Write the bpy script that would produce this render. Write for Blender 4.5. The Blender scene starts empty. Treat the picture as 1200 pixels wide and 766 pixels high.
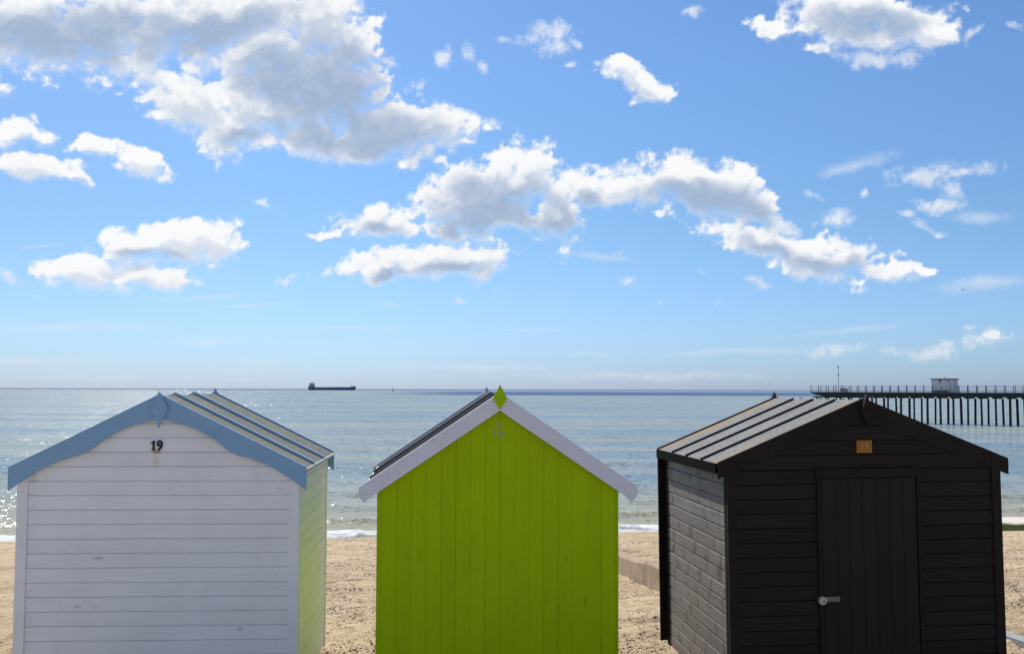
import bpy, bmesh, math, random
import numpy as np
from mathutils import Vector, Matrix, Euler

random.seed(7)
C = bpy.context.scene.collection
SC = bpy.context.scene
R = math.radians

# ------------------------------------------------------------------ camera
F = 1225.0; W0, H0 = 1200, 766; HOR = 456.0
CAMZ = 2.5
PITCH = math.atan((HOR - 383) / F)
ROLL = math.atan(-3.3 / 1200)
SEA = -3.5
SUN_AZ = R(-29); SUN_EL = R(48)          # azimuth from +Y towards +X

cam = bpy.data.cameras.new('camera')
co = bpy.data.objects.new('camera', cam); C.objects.link(co)
co.location = (0, 0, CAMZ)
co.rotation_mode = 'QUATERNION'
co.rotation_quaternion = (Matrix.Rotation(math.pi / 2 + PITCH, 3, 'X') @ Matrix.Rotation(-ROLL, 3, 'Z')).to_quaternion()
cam.sensor_width = 36; cam.lens = 36 * F / W0
cam.clip_start = 0.1; cam.clip_end = 90000
SC.camera = co

def px(x, y, Y=None, Z=None):
    """point seen at pixel (x, y) of the photograph, at depth Y or at height Z"""
    u, v = x - 600.0, y - 383.0
    cr, sr = math.cos(ROLL), math.sin(ROLL)
    u, v = u * cr + v * sr, -u * sr + v * cr
    u /= F; v /= -F
    c, s = math.cos(PITCH), math.sin(PITCH)
    d = Vector((u, c - v * s, s + v * c))
    k = Y / d.y if Y is not None else (Z - CAMZ) / d.z
    return Vector((0, 0, CAMZ)) + d * k

# ------------------------------------------------------------------ node helpers
class NT:
    def __init__(s, tree): s.t = tree; s.n = tree.nodes; s.l = tree.links
    def new(s, t, **k):
        n = s.n.new(t)
        for a, b in k.items(): setattr(n, a, b)
        return n
    def link(s, a, b): s.l.new(a, b)
    def put(s, sock, v):
        if v is None: return
        if isinstance(v, bpy.types.NodeSocket): s.link(v, sock)
        else:
            if isinstance(v, (tuple, list)) and sock.type == 'RGBA' and len(v) == 3: v = tuple(v) + (1,)
            sock.default_value = v
    def math(s, op, a, b=None, c=None, clamp=False):
        n = s.new('ShaderNodeMath', operation=op); n.use_clamp = clamp
        s.put(n.inputs[0], a); s.put(n.inputs[1], b); s.put(n.inputs[2], c)
        return n.outputs[0]
    def vmath(s, op, a, b=None, out=0):
        n = s.new('ShaderNodeVectorMath', operation=op)
        s.put(n.inputs[0], a)
        if op == 'SCALE': s.put(n.inputs['Scale'], b)
        else: s.put(n.inputs[1], b)
        return n.outputs[out]
    def noise(s, vec, scale=1, detail=4, rough=.55, dist=0, out='Fac'):
        n = s.new('ShaderNodeTexNoise')
        s.put(n.inputs['Vector'], vec); s.put(n.inputs['Scale'], scale); s.put(n.inputs['Detail'], detail)
        s.put(n.inputs['Roughness'], rough); s.put(n.inputs['Distortion'], dist)
        return n.outputs[out]
    def vor(s, vec, scale=1, feature='F1', out='Distance', rnd=1.0):
        n = s.new('ShaderNodeTexVoronoi', feature=feature)
        s.put(n.inputs['Vector'], vec); s.put(n.inputs['Scale'], scale); s.put(n.inputs['Randomness'], rnd)
        return n.outputs[out]
    def ramp(s, v, a, b, lo=0., hi=1., smooth=True):
        n = s.new('ShaderNodeMapRange', interpolation_type='SMOOTHSTEP' if smooth else 'LINEAR')
        s.put(n.inputs['Value'], v); s.put(n.inputs['From Min'], a); s.put(n.inputs['From Max'], b)
        s.put(n.inputs['To Min'], lo); s.put(n.inputs['To Max'], hi)
        return n.outputs[0]
    def mix(s, f, a, b, blend='MIX'):
        n = s.new('ShaderNodeMix', data_type='RGBA', blend_type=blend)
        s.put(n.inputs[0], f); s.put(n.inputs[6], a); s.put(n.inputs[7], b)
        return n.outputs[2]
    def mapping(s, vec, scale=(1, 1, 1), loc=(0, 0, 0), rot=(0, 0, 0), typ='POINT'):
        n = s.new('ShaderNodeMapping', vector_type=typ)
        s.put(n.inputs['Vector'], vec); n.inputs['Scale'].default_value = scale
        n.inputs['Location'].default_value = loc; n.inputs['Rotation'].default_value = rot
        return n.outputs[0]
    def xyz(s, vec):
        n = s.new('ShaderNodeSeparateXYZ'); s.put(n.inputs[0], vec); return n.outputs
    def comb(s, x=0., y=0., z=0.):
        n = s.new('ShaderNodeCombineXYZ')
        s.put(n.inputs[0], x); s.put(n.inputs[1], y); s.put(n.inputs[2], z); return n.outputs[0]
    def obj(s): return s.new('ShaderNodeTexCoord').outputs['Object']
    def pos(s): return s.new('ShaderNodeNewGeometry').outputs['Position']
    def bump(s, h, strength=1., dist=.01, normal=None):
        n = s.new('ShaderNodeBump'); s.put(n.inputs['Height'], h)
        n.inputs['Strength'].default_value = strength; n.inputs['Distance'].default_value = dist
        s.put(n.inputs['Normal'], normal); return n.outputs[0]

def mat(name):
    m = bpy.data.materials.new(name); m.use_nodes = True
    t = NT(m.node_tree); b = m.node_tree.nodes['Principled BSDF']
    return m, t, b

def simple(name, col, rough=.6, var=.12, scale=8, metal=0., spec=.5, stretch=(1, 1, 1), bump=.002):
    m, t, b = mat(name)
    v = t.mapping(t.obj(), stretch)
    n = t.noise(v, scale, 5, .6)
    k = t.ramp(n, .3, .7, 1 - var, 1 + var, False)
    c = t.vmath('SCALE', tuple(col), k)
    t.put(b.inputs['Base Color'], c)
    b.inputs['Roughness'].default_value = rough; b.inputs['Metallic'].default_value = metal
    b.inputs['Specular IOR Level'].default_value = spec
    if bump: t.put(b.inputs['Normal'], t.bump(t.noise(v, scale * 5, 3), .4, bump))
    return m

def wood(name, col, axis, pitch=.11, off=0., rough=.55, spec=.4, boardvar=.06, grain=.1, dirt=0., dirtcol=(.2, .17, .12), knots=0.,
         stains=(), grainbump=.0012, cracks=0.):
    """axis: direction of the grain 'x','y','z'; across: index of the axis the boards are stacked on"""
    m, t, b = mat(name)
    o = t.obj(); X = t.xyz(o)
    across = {'x': 2, 'y': 2, 'z': 0}[axis]
    st = {'x': (1.5, 30, 45), 'y': (30, 1.5, 45), 'z': (45, 30, 1.5)}[axis]
    idx = t.math('FLOOR', t.math('DIVIDE', t.math('SUBTRACT', X[across], off), pitch))
    wn = t.new('ShaderNodeTexWhiteNoise', noise_dimensions='1D'); t.put(wn.inputs['W'], idx)
    shift = t.vmath('SCALE', wn.outputs['Color'], 9.0)
    v = t.vmath('ADD', o, shift)
    g = t.noise(t.mapping(v, st), 1, 6, .65, .4)
    big = t.noise(o, 2.2, 4, .6)
    k = t.math('MULTIPLY', t.ramp(wn.outputs['Value'], 0, 1, 1 - boardvar, 1 + boardvar, False),
               t.ramp(g, .3, .7, 1 - grain, 1 + grain, False))
    k = t.math('MULTIPLY', k, t.ramp(big, .3, .7, .95, 1.05, False))
    c = t.vmath('SCALE', tuple(col), k)
    if dirt:
        dn = t.noise(t.mapping(o, (3, 3, 1.2)), 2.5, 7, .7)
        c = t.mix(t.math('MULTIPLY', t.ramp(dn, .55, .8), dirt), c, dirtcol)
        sp = t.noise(v, 38, 3, .6)
        c = t.mix(t.math('MULTIPLY', t.ramp(sp, .7, .76), dirt * .8), c, dirtcol)
    if knots:
        kv = t.mapping(v, {'x': (5, 5, 9.1), 'y': (5, 5, 9.1), 'z': (9, 5, 5)}[axis])
        kd = t.vor(kv, 1)
        c = t.mix(t.math('MULTIPLY', t.ramp(kd, .16, .07), knots), c, tuple(q * .3 for q in col))
    if cracks:
        # checks and knots running across the boards, staggered from board to board
        a_ = t.math('ADD', t.math('MULTIPLY', X[1], 2.8), t.math('MULTIPLY', wn.outputs['Value'], 17.3))
        a_ = t.math('ADD', a_, t.math('MULTIPLY', t.math('SUBTRACT', t.noise(v, 7, 3), .5), .9))
        fr = t.math('ABSOLUTE', t.math('SUBTRACT', t.math('FRACT', a_), .5))
        wn2 = t.new('ShaderNodeTexWhiteNoise', noise_dimensions='2D'); t.put(wn2.inputs['Vector'], t.comb(t.math('FLOOR', a_), idx))
        wd = t.ramp(wn2.outputs['Value'], .0, 1., .05, .13)
        k_ = t.math('MULTIPLY', t.math('SUBTRACT', 1., t.ramp(fr, 0, wd)), t.ramp(wn2.outputs['Value'], .15, .3, 0, cracks))
        c = t.mix(k_, c, tuple(q * .22 for q in col))
    for (sx, sz, rx, rz, sc, amt) in stains:
        q = t.mapping(t.comb(X[0], X[2], 0), (rx, rz, 1), (sx, sz, 0), typ='TEXTURE')
        q = t.vmath('ADD', q, t.vmath('SCALE', t.vmath('SUBTRACT', t.noise(o, 60, 4, .6, out='Color'), (.5, .5, .5)), 1.2))
        ln = t.vmath('LENGTH', q, out='Value')
        c = t.mix(t.math('MULTIPLY', t.ramp(ln, 1.1, .2), amt), c, sc)
    t.put(b.inputs['Base Color'], c)
    t.put(b.inputs['Roughness'], t.ramp(big, .3, .7, rough - .08, rough + .1, False))
    b.inputs['Specular IOR Level'].default_value = spec
    t.put(b.inputs['Normal'], t.bump(g, .7, grainbump))
    return m

# ------------------------------------------------------------------ mesh helpers
def link(name, bm, mats, parent=None, smooth=False):
    bmesh.ops.recalc_face_normals(bm, faces=bm.faces)
    me = bpy.data.meshes.new(name); bm.to_mesh(me); bm.free()
    for m in (mats if isinstance(mats, (list, tuple)) else [mats]): me.materials.append(m)
    if smooth:
        for p in me.polygons: p.use_smooth = True
    o = bpy.data.objects.new(name, me); C.objects.link(o)
    if parent: o.parent = parent
    return o

def tag(o, label=None, cat=None, group=None, kind=None):
    if label: o['label'] = label
    if cat: o['category'] = cat
    if group: o['group'] = group
    if kind: o['kind'] = kind
    return o

def thing(name, label, cat, loc=(0, 0, 0), rot=(0, 0, 0), group=None):
    o = bpy.data.objects.new(name, None); C.objects.link(o)
    o.empty_display_size = .2
    o.rotation_mode = 'YXZ'; o.location = loc; o.rotation_euler = rot
    return tag(o, label, cat, group)

def box(bm, x0, x1, y0, y1, z0, z1, mi=0):
    vs = [bm.verts.new((x, y, z)) for z in (z0, z1) for y in (y0, y1) for x in (x0, x1)]
    for f in ((0, 1, 3, 2), (4, 6, 7, 5), (0, 4, 5, 1), (2, 3, 7, 6), (0, 2, 6, 4), (1, 5, 7, 3)):
        bm.faces.new([vs[i] for i in f]).material_index = mi
    return vs

def extrude(bm, pts, a0, a1, put, mi=0):
    """closed polygon pts (p,q) extruded from a0 to a1; put(p,q,a)->xyz"""
    n = len(pts)
    A = [bm.verts.new(put(p, q, a0)) for p, q in pts]; B = [bm.verts.new(put(p, q, a1)) for p, q in pts]
    bm.faces.new(A).material_index = mi; bm.faces.new(B[::-1]).material_index = mi
    for i in range(n):
        j = (i + 1) % n
        bm.faces.new((A[i], B[i], B[j], A[j])).material_index = mi
    return A + B

def tube(bm, p0, p1, r0, r1=None, n=8, mi=0):
    p0, p1 = Vector(p0), Vector(p1); r1 = r0 if r1 is None else r1
    q = (p1 - p0).to_track_quat('Z', 'Y')
    A, B = [], []
    for i in range(n):
        a = 2 * math.pi * i / n; d = q @ Vector((math.cos(a), math.sin(a), 0))
        A.append(bm.verts.new(p0 + d * r0)); B.append(bm.verts.new(p1 + d * r1))
    bm.faces.new(A[::-1]).material_index = mi; bm.faces.new(B).material_index = mi
    for i in range(n):
        j = (i + 1) % n; bm.faces.new((A[i], A[j], B[j], B[i])).material_index = mi

def bevel(bm, w, seg=1):
    bmesh.ops.bevel(bm, geom=[e for e in bm.edges if len(e.link_faces) == 2 and e.calc_face_angle(0) > .5], offset=w, segments=seg, affect='EDGES', clamp_overlap=True)

def clip(bm, co_, no):
    r = bmesh.ops.bisect_plane(bm, geom=bm.verts[:] + bm.edges[:] + bm.faces[:], plane_co=co_, plane_no=no, clear_outer=True)
    eds = [e for e in r['geom_cut'] if isinstance(e, bmesh.types.BMEdge)]
    bmesh.ops.holes_fill(bm, edges=[e for e in eds if e.is_boundary], sides=0)

# ------------------------------------------------------------------ value noise for meshes
def vnoise(x, y, seed=0):
    xi = np.floor(x).astype(np.int64); yi = np.floor(y).astype(np.int64)
    fx = x - xi; fy = y - yi; fx = fx * fx * (3 - 2 * fx); fy = fy * fy * (3 - 2 * fy)
    def h(a, b):
        n = (a * 374761393 + b * 668265263 + seed * 1442695041) & 0x7fffffff
        n = ((n ^ (n >> 13)) * 1274126177) & 0x7fffffff
        return ((n ^ (n >> 16)) & 0xffff) / 65535.0
    return (h(xi, yi) * (1 - fx) + h(xi + 1, yi) * fx) * (1 - fy) + (h(xi, yi + 1) * (1 - fx) + h(xi + 1, yi + 1) * fx) * fy
def fbm(x, y, oct=4, seed=0, gain=.5):
    s = 0; a = 1; t = 0
    for i in range(oct):
        s = s + a * (vnoise(x * 2 ** i + 17 * i, y * 2 ** i - 9 * i, seed + i) - .5); t += a; a *= gain
    return s / t * 2
def bumps(x, y, seed=0):
    """rounded billows: 1 - distance to the nearest scattered point"""
    xi = np.floor(x).astype(np.int64); yi = np.floor(y).astype(np.int64)
    best = np.full(x.shape, 9.)
    for dx in (-1, 0, 1):
        for dy in (-1, 0, 1):
            a = xi + dx; b = yi + dy
            n = (a * 374761393 + b * 668265263 + seed * 1442695041) & 0x7fffffff
            n = ((n ^ (n >> 13)) * 1274126177) & 0x7fffffff; n ^= n >> 16
            px_ = a + (n & 0x3ff) / 1023.; py_ = b + ((n >> 10) & 0x3ff) / 1023.
            best = np.minimum(best, (x - px_) ** 2 + (y - py_) ** 2)
    return 1 - np.sqrt(best) * 1.25
def sst(a, b, v):
    t = np.clip((v - a) / (b - a), 0, 1); return t * t * (3 - 2 * t)

def grid_mesh(name, Xs, Ys, Zs, m):
    """Xs, Ys, Zs: 2D arrays (rows, cols)"""
    r, c = Xs.shape
    me = bpy.data.meshes.new(name)
    co_ = np.stack([Xs, Ys, Zs], -1).reshape(-1, 3).astype(np.float32)
    i = np.arange((r - 1) * c).reshape(r - 1, c)[:, :-1].ravel()
    q = np.stack([i, i + 1, i + c + 1, i + c], 1).astype(np.int32)
    me.vertices.add(len(co_)); me.vertices.foreach_set('co', co_.ravel())
    me.loops.add(q.size); me.loops.foreach_set('vertex_index', q.ravel())
    me.polygons.add(len(q)); me.polygons.foreach_set('loop_start', np.arange(0, q.size, 4, dtype=np.int32))
    me.polygons.foreach_set('loop_total', np.full(len(q), 4, dtype=np.int32))
    me.update(); me.validate()
    me.polygons.foreach_set('use_smooth', np.ones(len(me.polygons), dtype=bool))
    me.materials.append(m)
    o = bpy.data.objects.new(name, me); C.objects.link(o)
    return o

def shore(X):            # depth of the waterline at X
    return 43.95 + .14 * np.clip(X, -300, 300) + .35 * np.sin(X * .21) + .2 * np.sin(X * .55 + 1)
def ground(X, Y):
    Yw = shore(X)
    t = (Y - 12) / (Yw - 12)
    z = np.where(Y < 12, 0, SEA * t)
    z = np.where(Y > Yw, SEA + (Yw - Y) * .07, z)
    z = np.maximum(z, -9)
    z = z - .05 * np.exp(-((Y - 12) / 1.2) ** 2)
    raised = sst(.10, .20, X - 2.06 + (Y - 15) * .065) * sst(11.2, 13.8, Y) * (1 - sst(26, 33, Y))
    return z + .33 * raised + .12 * sst(4, 5, X) * sst(7, 9, Y) * (1 - sst(11, 14, Y))

# ------------------------------------------------------------------ materials: ground
def sand_material():
    m, t, b = mat('sand')
    p = t.pos(); X = t.xyz(p)
    big = t.noise(p, .55, 4, .6)
    mid = t.noise(p, 5, 6, .65)
    c = t.mix(t.ramp(big, .35, .65), (.57, .445, .285), (.47, .35, .215))
    c = t.mix(t.ramp(mid, .45, .72), c, (.36, .25, .16))
    g = t.noise(p, 150, 3, .8)
    c = t.mix(1., c, t.mix(g, (.78, .78, .80), (1.2, 1.2, 1.16)), 'MULTIPLY')
    # small shingle grains of mixed colour
    vd = t.new('ShaderNodeTexVoronoi'); t.put(vd.inputs['Vector'], p); vd.inputs['Scale'].default_value = 42
    st = t.math('MULTIPLY', t.ramp(vd.outputs['Distance'], .40, .28), t.ramp(t.noise(p, 1.4, 5, .65), .42, .62))
    sel = t.xyz(vd.outputs['Color'])
    st = t.math('MULTIPLY', st, t.ramp(sel[0], .45, .55))
    pc = t.mix(sel[1], (.13, .085, .055), (.40, .30, .21))
    c = t.mix(st, c, pc)
    # strand lines of seaweed and shingle parallel to the waterline
    s = t.math('SUBTRACT', X[1], t.math('MULTIPLY', X[0], .14))
    sw = t.math('ADD', s, t.math('MULTIPLY', t.math('SUBTRACT', t.noise(p, .8, 5, .7), .5), 1.7))
    for c0, wd, amt in ((40.7, .5, .7), (37.6, .45, .25), (33.2, .35, .3), (27.3, .3, .3), (21.6, .28, .33), (17.3, .25, .3), (13.6, .3, .3)):
        d = t.math('ABSOLUTE', t.math('SUBTRACT', sw, c0))
        k = t.math('MULTIPLY', t.math('MULTIPLY', t.ramp(d, wd, wd * .2), amt), t.ramp(t.noise(p, 6, 5, .7), .38, .55))
        c = t.mix(k, c, (.10, .065, .045))
    # wet sand next to the water
    wet = t.ramp(s, 42.2, 43.4)
    c = t.mix(wet, c, t.mix(1., c, (.62, .62, .64), 'MULTIPLY'))
    t.put(b.inputs['Base Color'], c)
    t.put(b.inputs['Roughness'], t.ramp(wet, 0, 1, .95, .35))
    b.inputs['Specular IOR Level'].default_value = .25
    h = t.math('ADD', t.math('MULTIPLY', t.noise(p, 9, 6, .6), 1.), t.math('MULTIPLY', g, .12))
    h = t.math('ADD', h, t.math('MULTIPLY', st, .25))
    h = t.math('MULTIPLY', h, t.ramp(wet, 0, 1, 1, .12))
    t.put(b.inputs['Normal'], t.bump(h, 1., .085))
    return m

def sea_material():
    m, t, b = mat('sea_water')
    p = t.pos(); X = t.xyz(p)
    s = t.math('SUBTRACT', X[1], t.math('MULTIPLY', X[0], .14))
    # turbid coastal water: colour drifts in long bands parallel to the shore
    n1 = t.noise(t.mapping(p, (.003, .018, 1)), 1, 6, .65)
    n2 = t.noise(t.mapping(p, (.02, .10, 1)), 1, 5, .65)
    c = t.mix(t.ramp(n1, .38, .62), SEA_A, SEA_B)
    c = t.mix(t.ramp(n2, .4, .65, 0, .6), c, SEA_C)
    # sandy water in the last metres
    c = t.mix(t.ramp(s, 62, 46), c, (.24, .235, .16))
    # cloud shadow painted as a deep blue strip far out on the right
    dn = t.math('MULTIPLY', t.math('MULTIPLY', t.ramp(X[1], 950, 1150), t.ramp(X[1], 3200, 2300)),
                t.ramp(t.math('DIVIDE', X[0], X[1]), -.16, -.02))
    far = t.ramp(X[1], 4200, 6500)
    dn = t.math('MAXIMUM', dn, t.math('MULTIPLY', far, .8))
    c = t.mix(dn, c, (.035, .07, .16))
    # foam
    fn = t.noise(t.mapping(p, (.5, 1.5, 1)), 1.6, 7, .75)
    sf = t.math('ADD', s, t.math('MULTIPLY', t.math('SUBTRACT', t.noise(t.mapping(p, (.4, .4, 1)), .9, 4, .6), .5), 2.4))
    band = t.math('MULTIPLY', t.ramp(sf, 43.2, 43.9), t.ramp(sf, 47.8, 45.4))
    foam = t.ramp(t.math('ADD', t.math('MULTIPLY', band, .78), t.math('MULTIPLY', t.math('SUBTRACT', fn, .5), 3.2)), .42, .85)
    foam = t.math('MULTIPLY', foam, t.ramp(band, .0, .25))
    crest = t.math('MULTIPLY', t.ramp(s, 47.4, 48.2), t.ramp(s, 50.3, 49.6))
    cr = t.math('MULTIPLY', crest, t.ramp(t.noise(t.mapping(p, (2.2, 5, 1)), 3.0, 4, .75), .52, .58))
    foam = t.math('MAXIMUM', foam, t.math('MULTIPLY', cr, .85))
    # the breaking wave carries sand
    c = t.mix(t.math('MULTIPLY', crest, .75), c, (.24, .20, .085))
    wc = t.noise(t.mapping(p, (.12, .35, 1)), 1, 7, .8)
    wc = t.math('MULTIPLY', t.ramp(wc, .735, .77), t.ramp(s, 60, 90))
    foam = t.math('MAXIMUM', foam, t.math('MULTIPLY', wc, .6))
    c = t.mix(foam, c, (.60, .62, .62))
    t.put(b.inputs['Base Color'], c)
    ro = t.ramp(t.noise(t.mapping(p, (.006, .03, 1)), 1, 4, .6), .35, .65, .09, .16)
    t.put(b.inputs['Roughness'], t.math('MAXIMUM', ro, t.math('MULTIPLY', foam, .8)))
    b.inputs['IOR'].default_value = 1.33
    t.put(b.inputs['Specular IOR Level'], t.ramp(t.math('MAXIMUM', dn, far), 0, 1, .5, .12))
    half = (.5, .5, .5)
    gust = t.ramp(t.noise(t.mapping(p, (.012, .035, 1)), 1, 5, .65), .35, .68, .55, 1.35)
    s1 = t.vmath('SCALE', t.vmath('SUBTRACT', t.noise(t.mapping(p, (.7, 1.5, 1)), 1.0, 5, .68, out='Color'), half), SL1)
    s2 = t.vmath('SCALE', t.vmath('SUBTRACT', t.noise(t.mapping(p, (3.5, 6.5, 1)), 1.0, 4, .7, out='Color'), half), SL2)
    s3 = t.vmath('SCALE', t.vmath('SUBTRACT', t.noise(t.mapping(p, (.07, .2, 1)), 1.0, 3, .6, out='Color'), half), SL3)
    sl = t.vmath('SCALE', t.vmath('ADD', t.vmath('ADD', s1, s2), s3), gust)
    # short steep wavelets facing the shore, where the low sun's path glints
    wl = t.noise(t.mapping(p, (3.2, 1.5, 1)), 1.0, 3, .6)
    st_ = t.math('MULTIPLY', t.ramp(wl, .56, .64), -.42)
    S = t.xyz(sl)
    g0 = t.xyz(t.new('ShaderNodeNewGeometry').outputs['Normal'])
    n = t.vmath('NORMALIZE', t.comb(t.math('ADD', g0[0], t.math('MULTIPLY', S[0], .8)), t.math('ADD', g0[1], t.math('ADD', S[1], st_)), g0[2]))
    # scattering water body seen between the reflecting facets
    bd = t.mix(t.ramp(n1, .38, .62), (.235, .275, .262), (.15, .225, .285))
    bd = t.mix(t.ramp(n2, .40, .62, 0, .75), bd, (.315, .315, .27))
    bd = t.mix(t.ramp(s, 62, 47), bd, (.33, .32, .235))
    bd = t.mix(t.ramp(t.noise(t.mapping(p, (.25, .9, 1)), 1, 5, .7), .40, .66, 0, .35), bd, (.13, .18, .19))
    bd = t.mix(dn, bd, (.075, .125, .225))  # painted cloud shadow and dark horizon line in the body colour too
    df = t.new('ShaderNodeBsdfDiffuse'); t.put(df.inputs['Color'], bd); t.put(df.inputs['Normal'], n)
    mxs = t.new('ShaderNodeMixShader')
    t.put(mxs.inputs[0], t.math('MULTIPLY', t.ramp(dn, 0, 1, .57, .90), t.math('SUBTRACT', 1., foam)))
    t.link(b.outputs[0], mxs.inputs[1]); t.link(df.outputs[0], mxs.inputs[2])
    t.link(mxs.outputs[0], m.node_tree.nodes['Material Output'].inputs[0])
    # foam's own rough surface
    n = t.bump(t.math('MULTIPLY', foam, fn), .6, .10, n)
    t.put(b.inputs['Normal'], n)
    return m
SEA_A = (.15, .185, .165); SEA_B = (.06, .12, .17); SEA_C = (.22, .225, .18)
SL1, SL2, SL3 = 1.2, 1.3, .40

# ------------------------------------------------------------------ terrain and sea
def terrain():
    xs = np.concatenate([-np.geomspace(4000, 27, 26), np.arange(-25, 28, .075), np.geomspace(30, 4000, 26)])
    ys = [-3000, -800, -200, -50, -10, 0, 4, 7, 8.5]
    y = 9.0
    while y < 52: ys.append(y); y += .045 + (y - 9) * .0042
    ys += list(np.geomspace(54, 60000, 40))
    X, Y = np.meshgrid(xs, np.array(ys))
    Z = ground(X, Y)
    near = sst(6, 9, Y) * (1 - sst(40, 43.2, Y - .14 * X)) * (np.abs(X) < 27)
    lump = .05 * fbm(X / 1.1, Y / 1.1, 3, 3) + .030 * fbm(X / .33, Y / .33, 4, 11, .6)
    # scuffs and footprints: dents where the noise is low
    d = vnoise(X / .36, Y / .36, 40); lump -= .055 * sst(.72, .95, d)
    d = vnoise(X / .22 + 5, Y / .22, 55); lump += .02 * sst(.6, .95, d)
    lump *= (.35 + .65 * sst(39, 33, Y - .14 * X))
    Z = Z + lump * near
    o = grid_mesh('beach', X, Y, Z, sand_material()); tag(o, kind='structure')
    return o

def sea():
    ys = list(np.arange(36, 58, .11))
    y = 58.
    while y < 400: ys.append(y); y *= 1.012
    ys += list(np.geomspace(400, 70000, 50))
    ts = np.concatenate([-np.geomspace(8, .75, 10), np.linspace(-.7, .7, 420), np.geomspace(.75, 8, 10)])
    T, Y = np.meshgrid(ts, np.array(ys))
    X = T * Y
    s = Y - .14 * X - .35 * np.sin(X * .21)
    Z = np.full_like(Y, SEA)
    wob = .7 * fbm(X / 9, Y / 30, 3, 5)
    def wave(c0, a, lead, tail, Z):
        d = s - c0 - wob
        prof = np.where(d < 0, np.exp(-(d / lead) ** 2), np.exp(-(d / tail) ** 2))
        return Z + a * prof * (.75 + .5 * fbm(X / 6, Y * 0 + c0, 3, int(c0)))
    Z = wave(48.9, .34, .45, 1.5, Z); Z = wave(55, .22, .9, 2, Z); Z = wave(62, .2, 1.4, 2.4, Z); Z = wave(44.6, .12, .5, .9, Z)
    Z = wave(71, .2, 2, 3, Z); Z = wave(84, .2, 2.5, 4, Z)
    Z += .05 * fbm(X / 2.2, Y / 1.1, 4, 21) * (1 - sst(200, 400, Y))
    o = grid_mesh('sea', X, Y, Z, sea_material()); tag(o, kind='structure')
    return o

def pebbles():
    m, t, b = mat('pebble')
    ca = t.new('ShaderNodeVertexColor', layer_name='tone')
    t.put(b.inputs['Base Color'], t.mix(.25, ca.outputs[0], t.mix(t.noise(t.pos(), 60, 3), (.1, .08, .06), (.5, .42, .34))))
    b.inputs['Roughness'].default_value = .75
    base = bmesh.new(); bmesh.ops.create_icosphere(base, subdivisions=1, radius=1)
    bv = np.array([v.co[:] for v in base.verts]); bf = np.array([[v.index for v in f.verts] for f in base.faces]); base.free()
    rng = np.random.default_rng(5)
    N = 24000
    Y = 9.2 + 31.5 * rng.random(N) ** 1.7
    u = np.where(rng.random(N) < .45, rng.uniform(-.20, -.12, N), np.where(rng.random(N) < .5, rng.uniform(.09, .15, N), rng.uniform(.44, .52, N)))
    u = np.where(rng.random(N) < .12, rng.uniform(-.5, .5, N), u)
    X = u * Y
    clump = fbm(X / .8, Y / .8, 3, 77) ; keep = clump + rng.uniform(-.5, .5, N) > .05
    keep |= np.abs(Y - .14 * X - 40.7 - .3 * fbm(X, Y, 3, 9)) < .5
    X, Y = X[keep], Y[keep]; n = len(X)
    sz = .0045 + .012 * rng.random(n) ** 3.0 + .003 * (Y / 20)
    Z = ground(X, Y) + .028 * fbm(X / .33, Y / .33, 4, 11, .6) + .05 * fbm(X / 1.1, Y / 1.1, 3, 3) + sz * .15
    a = rng.random(n) * 6.28; sq = .4 + .4 * rng.random(n); el = .6 + .5 * rng.random(n)
    P = bv[None] * (sz[:, None, None] * np.stack([np.ones(n), el, sq], 1)[:, None, :]) * (1 + .15 * (rng.random((n, len(bv), 1)) - .5))
    ca_, sa_ = np.cos(a)[:, None], np.sin(a)[:, None]
    P = np.stack([P[..., 0] * ca_ - P[..., 1] * sa_ + X[:, None], P[..., 0] * sa_ + P[..., 1] * ca_ + Y[:, None], P[..., 2] + Z[:, None]], -1)
    faces = (bf[None] + (np.arange(n) * len(bv))[:, None, None]).reshape(-1, 3)
    me = bpy.data.meshes.new('pebbles')
    me.vertices.add(n * len(bv)); me.vertices.foreach_set('co', P.reshape(-1).astype(np.float32))
    me.loops.add(faces.size); me.loops.foreach_set('vertex_index', faces.ravel().astype(np.int32))
    me.polygons.add(len(faces)); me.polygons.foreach_set('loop_start', np.arange(0, faces.size, 3, dtype=np.int32))
    me.polygons.foreach_set('loop_total', np.full(len(faces), 3, dtype=np.int32)); me.update()
    at = me.color_attributes.new('tone', 'FLOAT_COLOR', 'POINT')
    pal = np.array([(.10, .065, .045), (.22, .14, .09), (.38, .29, .2), (.5, .44, .36), (.14, .12, .11), (.3, .17, .09)])
    cc = pal[rng.integers(0, len(pal), n)] * rng.uniform(.7, 1.2, (n, 1))
    cc = np.repeat(np.c_[cc, np.ones(n)], len(bv), 0).astype(np.float32)
    at.data.foreach_set('color', cc.ravel())
    me.polygons.foreach_set('use_smooth', np.ones(len(me.polygons), dtype=bool))
    me.materials.append(m)
    o = bpy.data.objects.new('pebbles', me); C.objects.link(o)
    tag(o, 'small brown and grey pebbles scattered over the sandy beach', 'pebbles', kind='stuff')

terrain(); sea(); pebbles()
# promenade the photographer stands on
bm = bmesh.new(); box(bm, -80, 80, -8, 3.2, -.5, .9)
tag(link('promenade', bm, simple('concrete_paving', (.38, .36, .33), .85, .1, 3)), kind='structure')

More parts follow.
